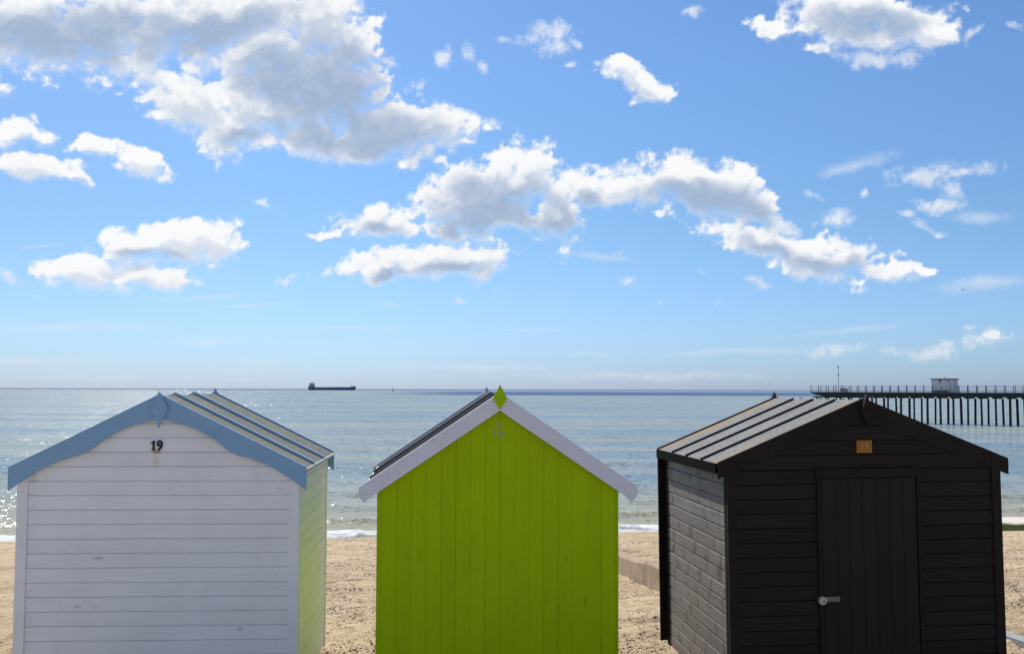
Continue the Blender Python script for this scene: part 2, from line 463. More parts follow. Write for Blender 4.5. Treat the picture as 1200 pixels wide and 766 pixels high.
# groyne
def concrete(name, col, seam=None):
    m, t, b = mat(name)
    o = t.obj(); X = t.xyz(o)
    n = t.noise(o, 2.2, 7, .7)
    c = t.mix(t.ramp(n, .35, .7), tuple(col), tuple(q * .62 for q in col))
    st = t.noise(t.mapping(o, (1.2, 1.2, 3)), 2, 6, .7)
    c = t.mix(t.ramp(st, .5, .75, 0, .25), c, (.20, .13, .08))
    fy = t.math('ABSOLUTE', t.math('SUBTRACT', t.math('FRACT', t.math('MULTIPLY', X[1], .52)), .5))
    c = t.mix(t.ramp(fy, .012, .004, 0, .7), c, (.10, .07, .045))
    t.put(b.inputs['Base Color'], c); b.inputs['Roughness'].default_value = .9
    t.put(b.inputs['Normal'], t.bump(t.noise(o, 14, 7, .7), .8, .02))
    return m
def groyne():
    bm = bmesh.new(); rng = random.Random(3)
    Ys = [12.4 + i * .34 for i in range(64)]
    m1 = concrete('groyne_concrete', (.34, .25, .165))
    rings = []
    for i, y in enumerate(Ys):
        x = 2.06 - (y - 15) * .065 + rng.uniform(-.003, .003)
        z = float(ground(np.array([1.0]), np.array([y]))[0]) + .33 + rng.uniform(-.006, .006) + .012 * math.sin(y * 2.1)
        gx = .018 if i % 10 == 0 else 0
        rings.append([bm.verts.new(p) for p in ((x + gx, y, z - 1.1), (x + gx, y, z - .03), (x + .03, y, z + .005), (x + .27, y, z), (x + .3, y, z - .03), (x + .3, y, z - 1.1))])
    for A, B in zip(rings, rings[1:]):
        for k in range(6): bm.faces.new((A[k], A[(k + 1) % 6], B[(k + 1) % 6], B[k]))
    bm.faces.new(rings[0]); bm.faces.new(rings[-1][::-1])
    tag(link('groyne', bm, m1), 'low weathered concrete groyne half buried in sand between the green and the black beach hut', 'groyne')
    # algae covered ledge at the water's edge
    m2, t, b = mat('algae_ledge')
    N = t.new('ShaderNodeNewGeometry').outputs['Normal']
    n = t.noise(t.pos(), 2.5, 6, .7)
    top = t.ramp(t.math('ADD', t.xyz(N)[2], t.math('MULTIPLY', t.math('SUBTRACT', n, .5), .5)), .5, .8)
    c = t.mix(top, t.mix(n, (.085, .12, .018), (.24, .27, .07)), t.mix(n, (.45, .41, .33), (.62, .58, .50)))
    t.put(b.inputs['Base Color'], c); b.inputs['Roughness'].default_value = .85
    t.put(b.inputs['Normal'], t.bump(n, .8, .06))
    bm = bmesh.new(); rings = []
    for i in range(80):
        x = 13.5 + i * .45
        y = 42.4 + (x - 20) * .12 + rng.uniform(-.1, .1)
        z = -2.79 + rng.uniform(-.02, .02)
        rings.append([bm.verts.new(p) for p in ((x, y - .4, -4), (x, y - .3, z - .45), (x, y - .10 + rng.uniform(-.06, .06), z - .05), (x, y, z), (x, y + 1.7, z + .02), (x, y + 1.9, -4.4))])
    for A, B in zip(rings, rings[1:]):
        for k in range(6): bm.faces.new((A[k], A[(k + 1) % 6], B[(k + 1) % 6], B[k]))
    bm.faces.new(rings[0]); bm.faces.new(rings[-1][::-1])
    tag(link('sea_defence_ledge', bm, m2), 'pale concrete ledge with green algae on its face, at the water edge', 'ledge')
    # pale slab edge showing through the sand right of the black hut
    bm = bmesh.new()
    a = px(1172, 738, Z=.14); d = px(1235, 758, Z=.14)
    a = Vector((a.x, a.y, 0)); d = Vector((d.x, d.y, 0)); n_ = (d - a).normalized(); w = Vector((-n_.y, n_.x, 0)) * .07
    V = []
    K = 14
    for i in range(K + 1):
        p = a.lerp(d, i / K) + Vector((0, rng.uniform(-.012, .012), 0))
        V.append([bm.verts.new(q) for q in ((p.x, p.y, -.2), (p.x, p.y, .135), (p.x + w.x, p.y + w.y, .16), (p.x + w.x, p.y + w.y, -.2))])
    for A, B in zip(V, V[1:]):
        for k in range(4): bm.faces.new((A[k], A[(k + 1) % 4], B[(k + 1) % 4], B[k]))
    bm.faces.new(V[0]); bm.faces.new(V[-1][::-1])
    tag(link('concrete_slab', bm, concrete('slab_concrete', (.27, .28, .275))), 'pale grey concrete slab edge showing through the sand right of the black hut', 'slab')
groyne()

# ------------------------------------------------------------------ huts
def text_mesh(body, size, depth, bold=0., shear=0.):
    cu = bpy.data.curves.new('numerals', 'FONT'); cu.body = body; cu.size = size
    cu.extrude = depth / 2; cu.offset = bold; cu.align_x = 'CENTER'; cu.align_y = 'CENTER'; cu.resolution_u = 5
    cu.shear = shear
    o = bpy.data.objects.new('tmp', cu); C.objects.link(o)
    bpy.context.view_layer.update()
    me = bpy.data.meshes.new_from_object(o.evaluated_get(bpy.context.evaluated_depsgraph_get()))
    bpy.data.objects.remove(o); bpy.data.curves.remove(cu)
    return me
def add_text(body, x, y, z, h, m, parent, name='number', bold=0., width=None, depth=.006):
    me = text_mesh(body, 1.0, 0.0001, 0)
    co_ = np.array([v.co[:] for v in me.vertices]); lo, hi = co_.min(0), co_.max(0)
    size = h / (hi[1] - lo[1]); bpy.data.meshes.remove(me)
    me = text_mesh(body, size, depth, bold)
    co_ = np.array([v.co[:] for v in me.vertices]); lo, hi = co_.min(0), co_.max(0); c = (lo + hi) / 2
    sx = (width / (hi[0] - lo[0])) if width else 1
    for v in me.vertices:
        q = v.co; v.co = ((q.x - c[0]) * sx + x, y - q.z, q.y - c[1] + z)
    bmx = bmesh.new(); bmx.from_mesh(me); bpy.data.meshes.remove(me)
    return link(name, bmx, m, parent)

def hwall(a0, a1, z0, z1, line, p, face, put, lip=.012, back=.03):
    """horizontal shiplap wall in one mesh. put(a, depth, z)->xyz, depth grows outwards; line: z of one board line"""
    bm = bmesh.new()
    k = math.floor((z0 - line) / p)
    z = line + k * p
    while z < z1:
        b0, b1 = max(z, z0), z + p
        j = random.uniform(-.0012, .0012)
        prof = [(-back, b0), (face + j, b0), (face + j, b1 - lip), (face + j - .004, b1 - lip * .55), (face * .35, b1 - .0035), (face * .35, b1), (-back, b1)]
        extrude(bm, prof, a0, a1, lambda d, zz, a: put(a, d, zz))
        z += p
    return bm

def vwall(x0, x1, z0, z1, p, off, face, y, g=.004):
    bm = bmesh.new()
    x = x0 + off
    xs = [x0]
    while x < x1: xs.append(x); x += p
    xs.append(x1)
    for a, b in zip(xs, xs[1:]):
        if b - a < .01: continue
        j = random.uniform(-.001, .001)
        d_ = random.choice((.0022, .003, .0045)); g = random.choice((.0022, .003))
        prof = [(a, .02), (a, -face + d_), (a + g, -face + j), (b - g, -face + j), (b, -face + d_), (b, .02)]
        extrude(bm, prof, z0, z1, lambda q, d, zz: (q, y + d, zz))
    return bm

def kite(bm, x, z, w, up, down, y0, y1, ridge=.004):
    """diamond finial; front y0 (towards the viewer) back y1"""
    o = [(x, z + up), (x + w / 2, z), (x, z - down), (x - w / 2, z)]
    A = [bm.verts.new((p, y0, q)) for p, q in o]; B = [bm.verts.new((p, y1, q)) for p, q in o]
    c = bm.verts.new((x, y0 - ridge, z))
    for i in range(4):
        j = (i + 1) % 4
        bm.faces.new((A[i], A[j], c)); bm.faces.new((A[i], B[i], B[j], A[j]))
    bm.faces.new(B[::-1])

def felt(name, col, lichen=0., grit=.35, sheen=.85):
    m, t, b = mat(name)
    o = t.obj()
    g = t.noise(o, 75, 4, .8)
    n = t.noise(o, 3, 6, .65)
    c = t.mix(t.ramp(g, .35, .65), tuple(q * (1 - grit) for q in col), tuple(q * (1 + grit) for q in col))
    c = t.mix(t.ramp(n, .4, .75, 0, .5), c, tuple(q * .6 for q in col))
    if lichen:
        X = t.xyz(o)
        # lichen gathers at the front and rear verges
        e = t.math('MAXIMUM', t.ramp(X[1], .42, .02), t.ramp(X[1], 1.55, 1.78))
        l = t.noise(o, 9, 8, .8)
        k = t.math('MULTIPLY', t.ramp(t.math('ADD', l, t.math('MULTIPLY', e, .14)), .60, .72), lichen * .8)
        c = t.mix(k, c, t.mix(t.noise(o, 30, 3), (.20, .10, .025), (.42, .24, .06)))
    t.put(b.inputs['Base Color'], c); b.inputs['Roughness'].default_value = sheen; b.inputs['Specular IOR Level'].default_value = .12
    t.put(b.inputs['Normal'], t.bump(t.math('ADD', g, t.math('MULTIPLY', t.noise(o, 6, 4), 3)), .8, .004))
    return m

def make_hut(P):
    w, D, H, E, o_, of = P['w'], P['D'], P['H'], P['E'], P['o'], P['of']
    h = w / 2; sl = (H - E) / (h + o_); ang = math.atan(sl)
    t = thing('beach_hut', P['label'], 'beach hut', (P['tx'], P['ty'], 0), (P['pitch'], P['roll'], P['yaw']), 'beach huts in a row on the sand')
    zr = lambda x, d=0.: H - d - sl * abs(x)
    FL = P.get('floor', .13)
    drop = .035                      # wall tops stop under the roof boards
    def cliproof(bm, d=drop):
        nn = 1 / math.cos(ang)
        clip(bm, (0, 0, H - d), Vector((sl, 0, 1))); clip(bm, (0, 0, H - d), Vector((-sl, 0, 1)))
    M = P['mats']
    fc = .018
    side_t = .02
    xi = h - .004
    # front and back gables
    for back in (False, True):
        put = (lambda a, d, z: (a, -d, z)) if not back else (lambda a, d, z: (a, D + d, z))
        if P['style'] == 'vertical' and not back:
            bm = vwall(-h, h, FL, H, P['pitchb'], P['off'], .018, 0)
        else:
            bm = hwall(-xi, xi, FL, H, P['line'], P['pitchb'], .0 + fc, put, P['lip'])
        cliproof(bm)
        if not back and P.get('nails'):
            for zz in np.arange(FL + .06, 1.85, P['pitchb']):
                for xx in P['nails']:
                    if random.random() < .75:
                        c0 = Vector((xx + random.uniform(-.006, .006), -fc - .0008, zz + random.uniform(-.01, .02)))
                        tube(bm, c0 + Vector((0, .002, 0)), c0, .0032, n=6, mi=1)
        link('back_wall' if back else 'front_wall', bm, [M['front'] if not back else M['side'], M['nail']], t)
    # side walls
    zt = zr(h, drop)
    for s in (-1, 1):
        bm = hwall(.03, D - .03, FL, zt, P['line'], P['pitchb'], fc, lambda a, d, z: (s * (h - .018 + d), a, z), P['lip2'])
        clip(bm, (0, 0, zt), Vector((0, 0, 1)))
        link('side_wall', bm, M['side'], t)
    # corner boards
    if P['corner']:
        cw = P['corner']
        for s in (-1, 1):
            for y0, y1 in ((-.030, .022), (D - .022, D + .030)):
                bm = bmesh.new(); a, b = sorted((s * (h - cw), s * (h + .004)))
                box(bm, a, b, y0, y1, FL - .02, H); bevel(bm, .003)
                cliproof(bm, drop + .004)
                link('corner_board', bm, M['corner'], t)
        for s in (-1, 1):
            for y0 in (.022, D - .022 - .04):
                bm = bmesh.new(); a, b = sorted((s * (h - .01), s * (h + .006)))
                box(bm, a, b, y0, y0 + .04, FL - .02, zr(h + .006, drop + .004)); link('corner_board', bm, M['corner'], t)
    # floor and bearers
    bm = bmesh.new(); box(bm, -h + .02, h - .02, .02, D - .02, FL - .03, FL + .02); link('floor', bm, M['side'], t)
    for x in (-h + .12, 0, h - .12):
        bm = bmesh.new(); box(bm, x - .04, x + .04, .05, D - .05, -.08, FL - .03); link('bearer', bm, M['bearer'], t)
    # roof boards with felt
    bt = P.get('bt', .022); y0, y1 = -of + bt, D + of - bt
    bm = bmesh.new()
    T = .026; e = P.get('eave', h + o_) - .002; lift = P['lift']
    pts = [(-e, zr(e) - lift), (0, H - lift), (e, zr(e) - lift), (e, zr(e) - lift - T), (0, H - lift - T), (-e, zr(e) - lift - T)]
    extrude(bm, pts, y0, y1, lambda p, q, a: (p, a, q))
    roof = link('roof', bm, M['felt'], t)
    # battens over the felt, each from ridge to eave
    bh, bw = P['batten']
    for yb in P['battens']:
        for s in (-1, 1):
            bm = bmesh.new()
            z_ = lambda x: zr(x) - lift + .001
            x0 = 0.0 if P['ridge_batten'] else .03
            pts = [(s * x0, z_(x0)), (s * (e + .004), z_(e + .004)), (s * (e + .004), z_(e + .004) + bh), (s * x0, z_(x0) + bh)]
            extrude(bm, pts, yb - bw / 2, yb + bw / 2, lambda p, q, a: (p, a, q)); bevel(bm, .004)
            link('batten', bm, M['batten'], roof)
    # eaves strip along each side
    for s in (-1, 1):
        bm = bmesh.new(); a, b = sorted((s * (e + .0005), s * (e + .0005 + P['eave_t'])))
        ze = zr(e) - lift
        box(bm, a, b, y0 + .001, y1 - .001, ze - P['eave_h'], ze + .003); bevel(bm, .002)
        link('eaves_board', bm, M['eave'], t)
    # bargeboards
    prof = P['barge']
    for back in (False, True):
        yy0, yy1 = (-of, -of + bt) if not back else (D + of - bt, D + of)
        for s in (-1, 1):
            L = h + o_
            up = [(s * L * u, zr(L * u) + .004) for u in (0., .5, 1.)]
            n = 48; lo = []
            for i in range(n, -1, -1):
                u = i / n; th = float(np.interp(u, *zip(*prof))) if P['barge_lin'] else smooth_interp(prof, u)
                lo.append((s * L * u, zr(L * u) + .004 - th))
            pts = up + lo
            if P.get('barge_cut'):
                c1, c2 = P['barge_cut']      # clipped ends: square cut across the board with a knocked-off corner
                q = zr(L) + .004
                pts = up[:2] + [(s * L, q), (s * (L + .004), q - .065), (s * (L - c1 * .5), q - .118), (s * (L - c1), zr(L - c1) + .004 - prof[-1][1])] + \
                      [p for p in lo if abs(p[0]) < L - c1 - .001]
            bm = bmesh.new(); extrude(bm, pts, yy0, yy1, lambda p, q, a: (p, a, q))
            bevel(bm, .004)
            link('bargeboard', bm, M['barge'], t)
    f = P['finial']
    fm = bmesh.new(); kite(fm, f['x'], H + f['top'] - f['up'], f['w'], f['up'], f['down'], -of - f['t'], -of + .004, f['ridge']); link('finial', fm, M['finial'], t)
    fm = bmesh.new(); kite(fm, 0, H + f['btop'] - f['up'], f['w'], f['up'], f['down'], D + of - .004, D + of + f['t'], -.0); link('finial', fm, M['bfinial'], t)
    return t

def smooth_interp(prof, u):
    """Catmull-Rom through the thickness samples"""
    n = len(prof)
    for i in range(n - 1):
        if u <= prof[i + 1][0] + 1e-9:
            x1, y1 = prof[i]; x2, y2 = prof[i + 1]
            m1 = (y2 - prof[i - 1][1]) / (x2 - prof[i - 1][0]) if i > 0 else 0
            m2 = (prof[i + 2][1] - y1) / (prof[i + 2][0] - x1) if i < n - 2 else (y2 - y1) / (x2 - x1)
            h_ = x2 - x1; k = (u - x1) / h_
            return (2 * k ** 3 - 3 * k * k + 1) * y1 + (k ** 3 - 2 * k * k + k) * h_ * m1 + (3 * k * k - 2 * k ** 3) * y2 + (k ** 3 - k * k) * h_ * m2
    return prof[-1][1]

nail = simple('rusty_nail', (.10, .07, .055), .7)
bearer = simple('old_timber', (.10, .075, .055), .8, .3, 10)

# --- white hut
WHITE = (.84, .835, .835)
rust = (.42, .17, .05)
white_front = wood('white_painted_boards', WHITE, 'x', .110, 2.123 - 20 * .110, .5, .35, .025, .03, .22, (.42, .40, .38), 0,
    stains=((-.030, 2.012, .045, .022, (.60, .26, .05), .75), (-.03, 1.94, .04, .09, (.60, .46, .28), .35), (-.97, 1.845, .02, .014, rust, .8),
            (-.95, 1.80, .05, .05, (.55, .42, .28), .3), (.92, 1.925, .012, .02, (.2, .12, .1), .7),
            (-.45, 1.205, .05, .02, (.3, .3, .32), .5), (-.6, .84, .035, .012, (.3, .3, .32), .5), (.63, .66, .04, .025, (.3, .3, .32), .45),
            (.08, 1.73, .006, .018, (.25, .22, .2), .6), (.99, .79, .012, .01, (.25, .22, .2), .6)))
white_side = wood('white_painted_side', (.88, .85, .70), 'y', .110, 2.123 - 20 * .110, .4, .45, .03, .04, .25, (.45, .46, .35))
white_corner = wood('white_painted_trim', WHITE, 'z', 5, 0, .5, .35, .0, .03, .2, (.4, .38, .36))
BLUE = (.225, .395, .58)
blue = wood('blue_paint', BLUE, 'x', 9, 0, .45, .45, 0, .04, .12, (.07, .13, .22), grainbump=.0006)
blue_b = wood('blue_batten_paint', (.30, .45, .60), 'x', 9, 0, .28, .8, 0, .05, .25, (.10, .15, .2), grainbump=.0006)
hut_white = make_hut(dict(
    label='white painted beach hut number 19 with wavy pale blue bargeboards', style='horizontal',
    tx=-2.7126, ty=8.1418, yaw=.0535, roll=-.0001, pitch=.0054, w=2.13, D=1.7257, H=2.455, E=1.8946, o=.0601, of=.0658,
    pitchb=.110, line=2.123, lip=.009, lip2=.012, corner=.075, nails=(.94, .905, -.945),
    mats=dict(front=white_front, side=white_side, corner=white_corner, felt=felt('grey_green_felt', (.165, .17, .145), 0, .85), batten=blue_b,
              eave=simple('white_drip_edge', (.75, .76, .78), .35), barge=blue, finial=blue, bfinial=blue_b, nail=nail, bearer=bearer),
    lift=.012, batten=(.024, .036), battens=(.40, 1.02), ridge_batten=True, eave_h=.016, eave_t=.008,
    barge=((0, .178), (.05, .176), (.22, .138), (.35, .140), (.5, .176), (.62, .15), (.75, .136), (.88, .150), (1, .178)), barge_lin=False,
    finial=dict(x=0, top=.022, up=.125, down=.155, w=.135, t=.018, ridge=.006, btop=.04)))
iron = simple('black_cast_iron', (.012, .011, .012), .5, .3, 40)
add_text('9', -.0045, -.0245, 2.060, .075, iron, hut_white, 'number', bold=.0042, width=.047, depth=.009)
bm = bmesh.new(); ox, oz, k = -.0735, 2.0225, .075
pts = [(.06, 0), (.50, 0), (.50, .10), (.40, .12), (.40, 1.0), (.26, 1.0), (.02, .80), (.02, .68), (.19, .76), (.19, .12), (.06, .10)]
extrude(bm, [(ox + a * k, oz + b * k) for a, b in pts], -.029, -.020, lambda p, q, a: (p, a, q))
link('number', bm, iron, hut_white)
hut_white['label'] = 'white painted beach hut number 19 with wavy pale blue bargeboards'

# --- green hut
GREEN = (.36, .515, .0012)
green = wood('lime_green_planks', GREEN, 'z', .111, -.915 + .035, .65, .10, .035, .05, .35, (.10, .17, .003),
    stains=((.52, 1.22, .006, .05, (.05, .09, .003), .5), (.66, .9, .008, .06, (.05, .09, .003), .5)))
green_f = simple('lime_green_finial_paint', (.36, .53, .004), .6, .06, 8, spec=.15)
grayw = (.70, .69, .74)
barge_w = wood('worn_white_bargeboard', grayw, 'x', 9, 0, .5, .4, 0, .04, .3, (.38, .35, .33), stains=((.40 - .9, 2.12, .012, .008, (.2, .2, .2), .6),))
hut_green = make_hut(dict(
    label='lime green beach hut number 18 with straight white bargeboards', style='vertical',
    tx=-.1005, ty=8.0031, yaw=.0763, roll=.0014, pitch=.0053, w=1.83, D=1.7898, H=2.4741, E=1.7682, o=.1323, of=.0854,
    pitchb=.111, off=.035, bt=.04, line=2.1, lip=.01, lip2=.012, corner=0, nails=None,
    mats=dict(front=green, side=wood('lime_green_side', GREEN, 'y', .11, 0, .45, .4, .03, .05, .2, (.10, .17, .003)), corner=green,
              felt=felt('dark_felt', (.10, .10, .105), 0, .4), batten=wood('grey_weathered_batten', (.13, .125, .12), 'x', 9, 0, .8, .2, 0, .2, .4, (.12, .11, .1)),
              eave=simple('white_drip_edge_worn', (.6, .6, .6), .5), barge=barge_w, finial=green_f, bfinial=simple('grey_finial', (.34, .33, .33), .8), nail=nail, bearer=bearer),
    lift=.028, batten=(.026, .03), battens=(.50, 1.12), ridge_batten=True, eave_h=.03, eave_t=.01, eave=.915 + .085,
    barge=((0, .137), (1, .135)), barge_lin=True, barge_cut=(.075, .07),
    finial=dict(x=0, top=.062, up=.105, down=.085, w=.108, t=.016, ridge=.002, btop=.04)))
ng = simple('faded_numeral_paint', (.36, .40, .22), .7, .2, 60)
add_text('S', -.003, -.0200, 2.232, .050, ng, hut_green, 'letter', width=.034, depth=.003)
add_text('18', -.004, -.0200, 2.166, .050, ng, hut_green, 'number', width=.074, depth=.003)

# --- black hut
DK = (.0215, .0145, .0130)
dark = wood('black_brown_boards', DK, 'x', .1075, 1.804 - 16 * .1075, .7, .15, .12, .15, .2, (.03, .018, .015))
dark_side = wood('grey_brown_side_boards', (.168, .148, .144), 'y', .1075, 1.804 - 16 * .1075, .5, .5, .12, .25, .3, (.06, .05, .047), .85, grainbump=.003, cracks=.8)  # side and back boards, much paler than the front
dark_door = wood('black_brown_door_planks', (.0225, .0172, .0148), 'z', .107, -.352, .7, .15, .06, .12, .2, (.03, .02, .015))
dark_trim = simple('black_brown_trim', (.0180, .0125, .0110), .7, .2, 10, spec=.15)
hut_black = make_hut(dict(
    label='black brown beach hut number 17 with a plank door and hasp', style='horizontal',
    tx=2.6873, ty=7.9666, yaw=.0941, roll=-.0111, pitch=-.0004, w=2.13, D=1.892, H=2.4368, E=1.9696, o=.0715, of=.0276,
    pitchb=.1075, line=1.804, lip=.010, lip2=.020, corner=.065, nails=None,
    mats=dict(front=dark, side=dark_side, corner=dark_trim, felt=felt('grey_mineral_felt', (.185, .188, .182), 1., .6), batten=simple('black_batten', (.018, .016, .016), .55, .2, 20),
              eave=simple('green_black_fascia', (.0045, .006, .005), .9, .4, 12, spec=.04), barge=dark_trim, finial=dark_trim, bfinial=dark_trim, nail=nail, bearer=bearer),
    floor=.205, lift=.010, batten=(.020, .026), battens=(.44, .90, 1.36), ridge_batten=False, eave_h=.072, eave_t=.016,
    barge=((0, .175), (.2, .155), (.5, .140), (1, .122)), barge_lin=True,
    finial=dict(x=0.012, top=.03, up=.13, down=.10, w=.10, t=.045, ridge=.0, btop=.045)))
h3 = 2.13 / 2; D3 = 1.892
# number plate
bm = bmesh.new(); box(bm, -.062, .056, -.031, -.018, 2.030, 2.124); bevel(bm, .004)
pl = link('number_plate', bm, wood('varnished_plate', (.36, .14, .018), 'x', 9, 0, .5, .2, 0, .2, .4, (.16, .06, .012)), hut_black)
pl['label'] = 'small orange brown varnished plate'
add_text('17', .003, -.0325, 2.077, .05, simple('pale_numeral', (.50, .30, .10), .6), pl, 'number', width=.05, depth=.003)
# door with frame
bm = bmesh.new()
for k in range(7):
    x0 = -.352 + k * .106; x1 = min(x0 + .106, .39); g = .0035
    prof = [(x0, -.02), (x0, -.030), (x0 + g, -.0345), (x1 - g, -.0345), (x1, -.030), (x1, -.02)]
    extrude(bm, prof, .23, 1.842, lambda p, q, a: (p, q, a))
door = link('door', bm, dark_door, hut_black)
for x0, x1 in ((-.383, -.3565), (.3945, .422)):
    bm = bmesh.new(); box(bm, x0, x1, -.042, -.0185, .215, 1.848); bevel(bm, .003); link('door_frame', bm, dark_trim, hut_black)
bm = bmesh.new(); box(bm, -.39, .43, -.048, -.0185, 1.8485, 1.912); bevel(bm, .003); link('door_frame', bm, dark_trim, hut_black)
steel = simple('worn_steel', (.13, .13, .14), .42, .3, 60, metal=.6)
bm = bmesh.new(); box(bm, -.375, -.235, -.058, -.052, .935, .972); bevel(bm, .002); hasp = link('hasp', bm, steel, door)
bm = bmesh.new(); tube(bm, (-.375, -.082, .948), (-.375, -.044, .948), .030, n=28); bevel(bm, .004, 2)
tube(bm, (-.368, -.0835, .944), (-.368, -.08, .944), .007, n=12, mi=1)
lock = link('padlock', bm, [simple('padlock_steel', (.36, .35, .35), .38, .25, 60, metal=.6), nail], door)
# wide board on the seaward corner
bm = bmesh.new(); box(bm, -h3 - .065, -h3 + .02, D3 + .032, D3 + .06, .215, 1.93); bevel(bm, .004)
o = link('end_panel', bm, dark_trim, hut_black)
o['label'] = 'black vertical panel sticking out past the seaward corner'

# ------------------------------------------------------------------ pier
P0 = Vector((58, 203, 0)); SD = Vector((.741, -.671, 0)).normalized(); NDIR = Vector((.671, .741, 0)).normalized()
pier = thing('pier', 'long dark pier on timber piles with railing, reaching out to sea', 'pier', (P0.x, P0.y, SEA), (0, 0, math.atan2(SD.y, SD.x)))
PL = 172.0; PW = 3.8; DZ = CAMZ - SEA - .32      # local frame: x along the pier to the shore, y away from the camera
dkm = simple('tarred_timber', (.030, .026, .024), .8, .3, 2); pilem = simple('pile_timber', (.040, .034, .030), .8, .35, 1.5, stretch=(1, 1, .3))
bm = bmesh.new(); box(bm, 0, PL, -.3, PW + .3, DZ - .18, DZ); link('deck', bm, simple('deck_boards', (.10, .09, .08), .85, .2, 3), pier)
bm = bmesh.new()
for y in (-.12, PW - .18):
    pts = [(0, DZ - .181), (PL, DZ - .181), (PL, DZ - .85), (2.6, DZ - .85), (.9, DZ - .5)]
    extrude(bm, pts, y, y + .3, lambda p, q, a: (p, a, q))
link('beam', bm, dkm, pier)
bm = bmesh.new()
x = .8
rp = random.Random(11)
while x < PL:
    box(bm, x - .14, x + .14, -.42, PW + .42, DZ - 1.1, DZ - .851); x += 2.35
link('crossbeam', bm, dkm, pier)
x = 1.2; i = 0
while x < 92:
    for y in (0.02, PW - .02):
        bm = bmesh.new(); r = rp.uniform(.18, .25)
        dx = rp.uniform(-.10, .10)
        tube(bm, (x + dx, y, -2.5), (x + rp.uniform(-.05, .05), y, DZ - 1.101), r, r * .9, n=8)
        link('pile', bm, pilem, pier, True)
    x += 2.35 + rp.uniform(-.12, .12); i += 1
bm = bmesh.new()
x = 1.2
railm = simple('rail_paint', (.12, .15, .19), .6)
for y in (-.22, PW + .22):
    for z in (.35, .7, 1.08):
        box(bm, 0, PL, y - .018, y + .018, DZ + z - .018, DZ + z + .018)
    x = .1
    while x < PL:
        box(bm, x - .05, x + .05, y - .051, y + .051, DZ, DZ + 1.2); x += 1.55
link('railing', bm, railm, pier)
def on_pier(s, n, z=0): return P0 + SD * s + NDIR * n + Vector((0, 0, SEA + DZ + z))
def s_at(xp):       # distance along the pier that appears at photo column xp
    k = (xp - 600) / F
    return (k * P0.y - P0.x) / (SD.x - k * SD.y)
rotz = math.atan2(SD.y, SD.x)
# pier building
sa = s_at(1088.5); sb = s_at(1114)
bt = thing('pier_building', 'small pale flat roofed building standing on the pier deck', 'building', on_pier(sa, 1.0), (0, 0, rotz))
L = sb - sa
wm, t, b = mat('stained_render')
ob = t.obj(); Xb = t.xyz(ob)
c = t.mix(t.noise(ob, 2, 5, .6), (.62, .58, .54), (.78, .74, .71))
for sx, w_, hh in ((L * .40, .35, .8), (L * .76, .22, .6)):
    k = t.math('ADD', t.math('ABSOLUTE', t.math('SUBTRACT', Xb[0], sx)), t.math('MULTIPLY', t.math('SUBTRACT', 2.35, Xb[2]), w_ / hh))
    c = t.mix(t.ramp(k, w_ + .1, w_ - .1, 0, .85), c, (.14, .075, .045))
t.put(b.inputs['Base Color'], c); b.inputs['Roughness'].default_value = .9
bm = bmesh.new(); box(bm, 0, L, 0, 2.4, 0, 2.3); link('wall', bm, wm, bt)
bm = bmesh.new(); box(bm, -.15, L + .15, -.15, 2.55, 2.301, 2.46); box(bm, L * .5, L * .5 + .1, 1, 1.1, 2.46, 2.75)
link('roof', bm, simple('rusty_roof_edge', (.14, .085, .07), .8, .3, 2), bt)
bm = bmesh.new(); box(bm, L * .86, L * .86 + .05, -.03, .0, 0, 2.15); box(bm, .2, L * .8, -.05, -.002, .0, .32); link('plinth', bm, simple('dark_plinth', (.16, .12, .11), .8), bt)
# mast
mp = on_pier(s_at(979), 1.2)
mt = thing('mast', 'thin pale mast with two small fittings rising from the pier head', 'mast', mp)
bm = bmesh.new(); tube(bm, (0, 0, 0), (0, 0, 5.0), .06, .045, 6); link('pole', bm, simple('mast_grey', (.30, .32, .34), .6), mt)
for z in (3.1, 4.6):
    bm = bmesh.new(); tube(bm, (0, 0, z), (0, 0, z + .34), .13, .11, 8); link('fitting', bm, simple('mast_fitting', (.10, .11, .12), .6), mt)
# cabinet by the mast
cp = on_pier(s_at(981.5), .9)
cb = thing('equipment_cabinet', 'small pale cabinet beside the mast on the pier head', 'cabinet', cp, (0, 0, rotz))
bm = bmesh.new(); box(bm, 0, 1.2, 0, .8, 0, .55); bevel(bm, .03); link('body', bm, simple('cabinet_grey', (.42, .43, .44), .6), cb)
bm = bmesh.new(); extrude(bm, [(-.1, .552), (1.3, .552), (1.1, .7), (.1, .7)], -.1, .9, lambda p, q, a: (p, a, q)); link('lid', bm, simple('cabinet_lid', (.2, .21, .22), .6), cb)

# ------------------------------------------------------------------ ship, marker, bird
SY = 5000.0
sx0 = (361.8 - 600) / F * SY; sx1 = (417.6 - 600) / F * SY; L = sx1 - sx0
ship = thing('cargo_ship', 'long dark blue cargo ship with stern superstructure on the horizon', 'cargo ship', (sx0, SY, SEA))
hm = simple('hull_hazy_blue', (.085, .12, .24), .6, .1, .02)  # dark blue paint, with the blue of distance haze put into its colour
bm = bmesh.new()
rows = []
N = 26
for i in range(N + 1):
    u = i / N; x = L * (.004 + .994 * u)
    bwid = 15 * (1 - max(0, (u - .86) / .14) ** 2) * (1 - .45 * max(0, (.07 - u) / .07))
    bwid = max(bwid, .6)
    top = 11.5 + (5.5 if u > .93 else (5.5 * max(0, (u - .86) / .07))) + (3. if u < .13 else 0) + 1.2 * u
    flare = 4.0 * max(0, (u - .9) / .1)
    rows.append([bm.verts.new(p) for p in ((x - flare, -bwid * .8, -3), (x, -bwid, top * .6), (x + flare * .3, -bwid, top), (x + flare * .3, bwid, top), (x, bwid, top * .6), (x - flare, bwid * .8, -3))])
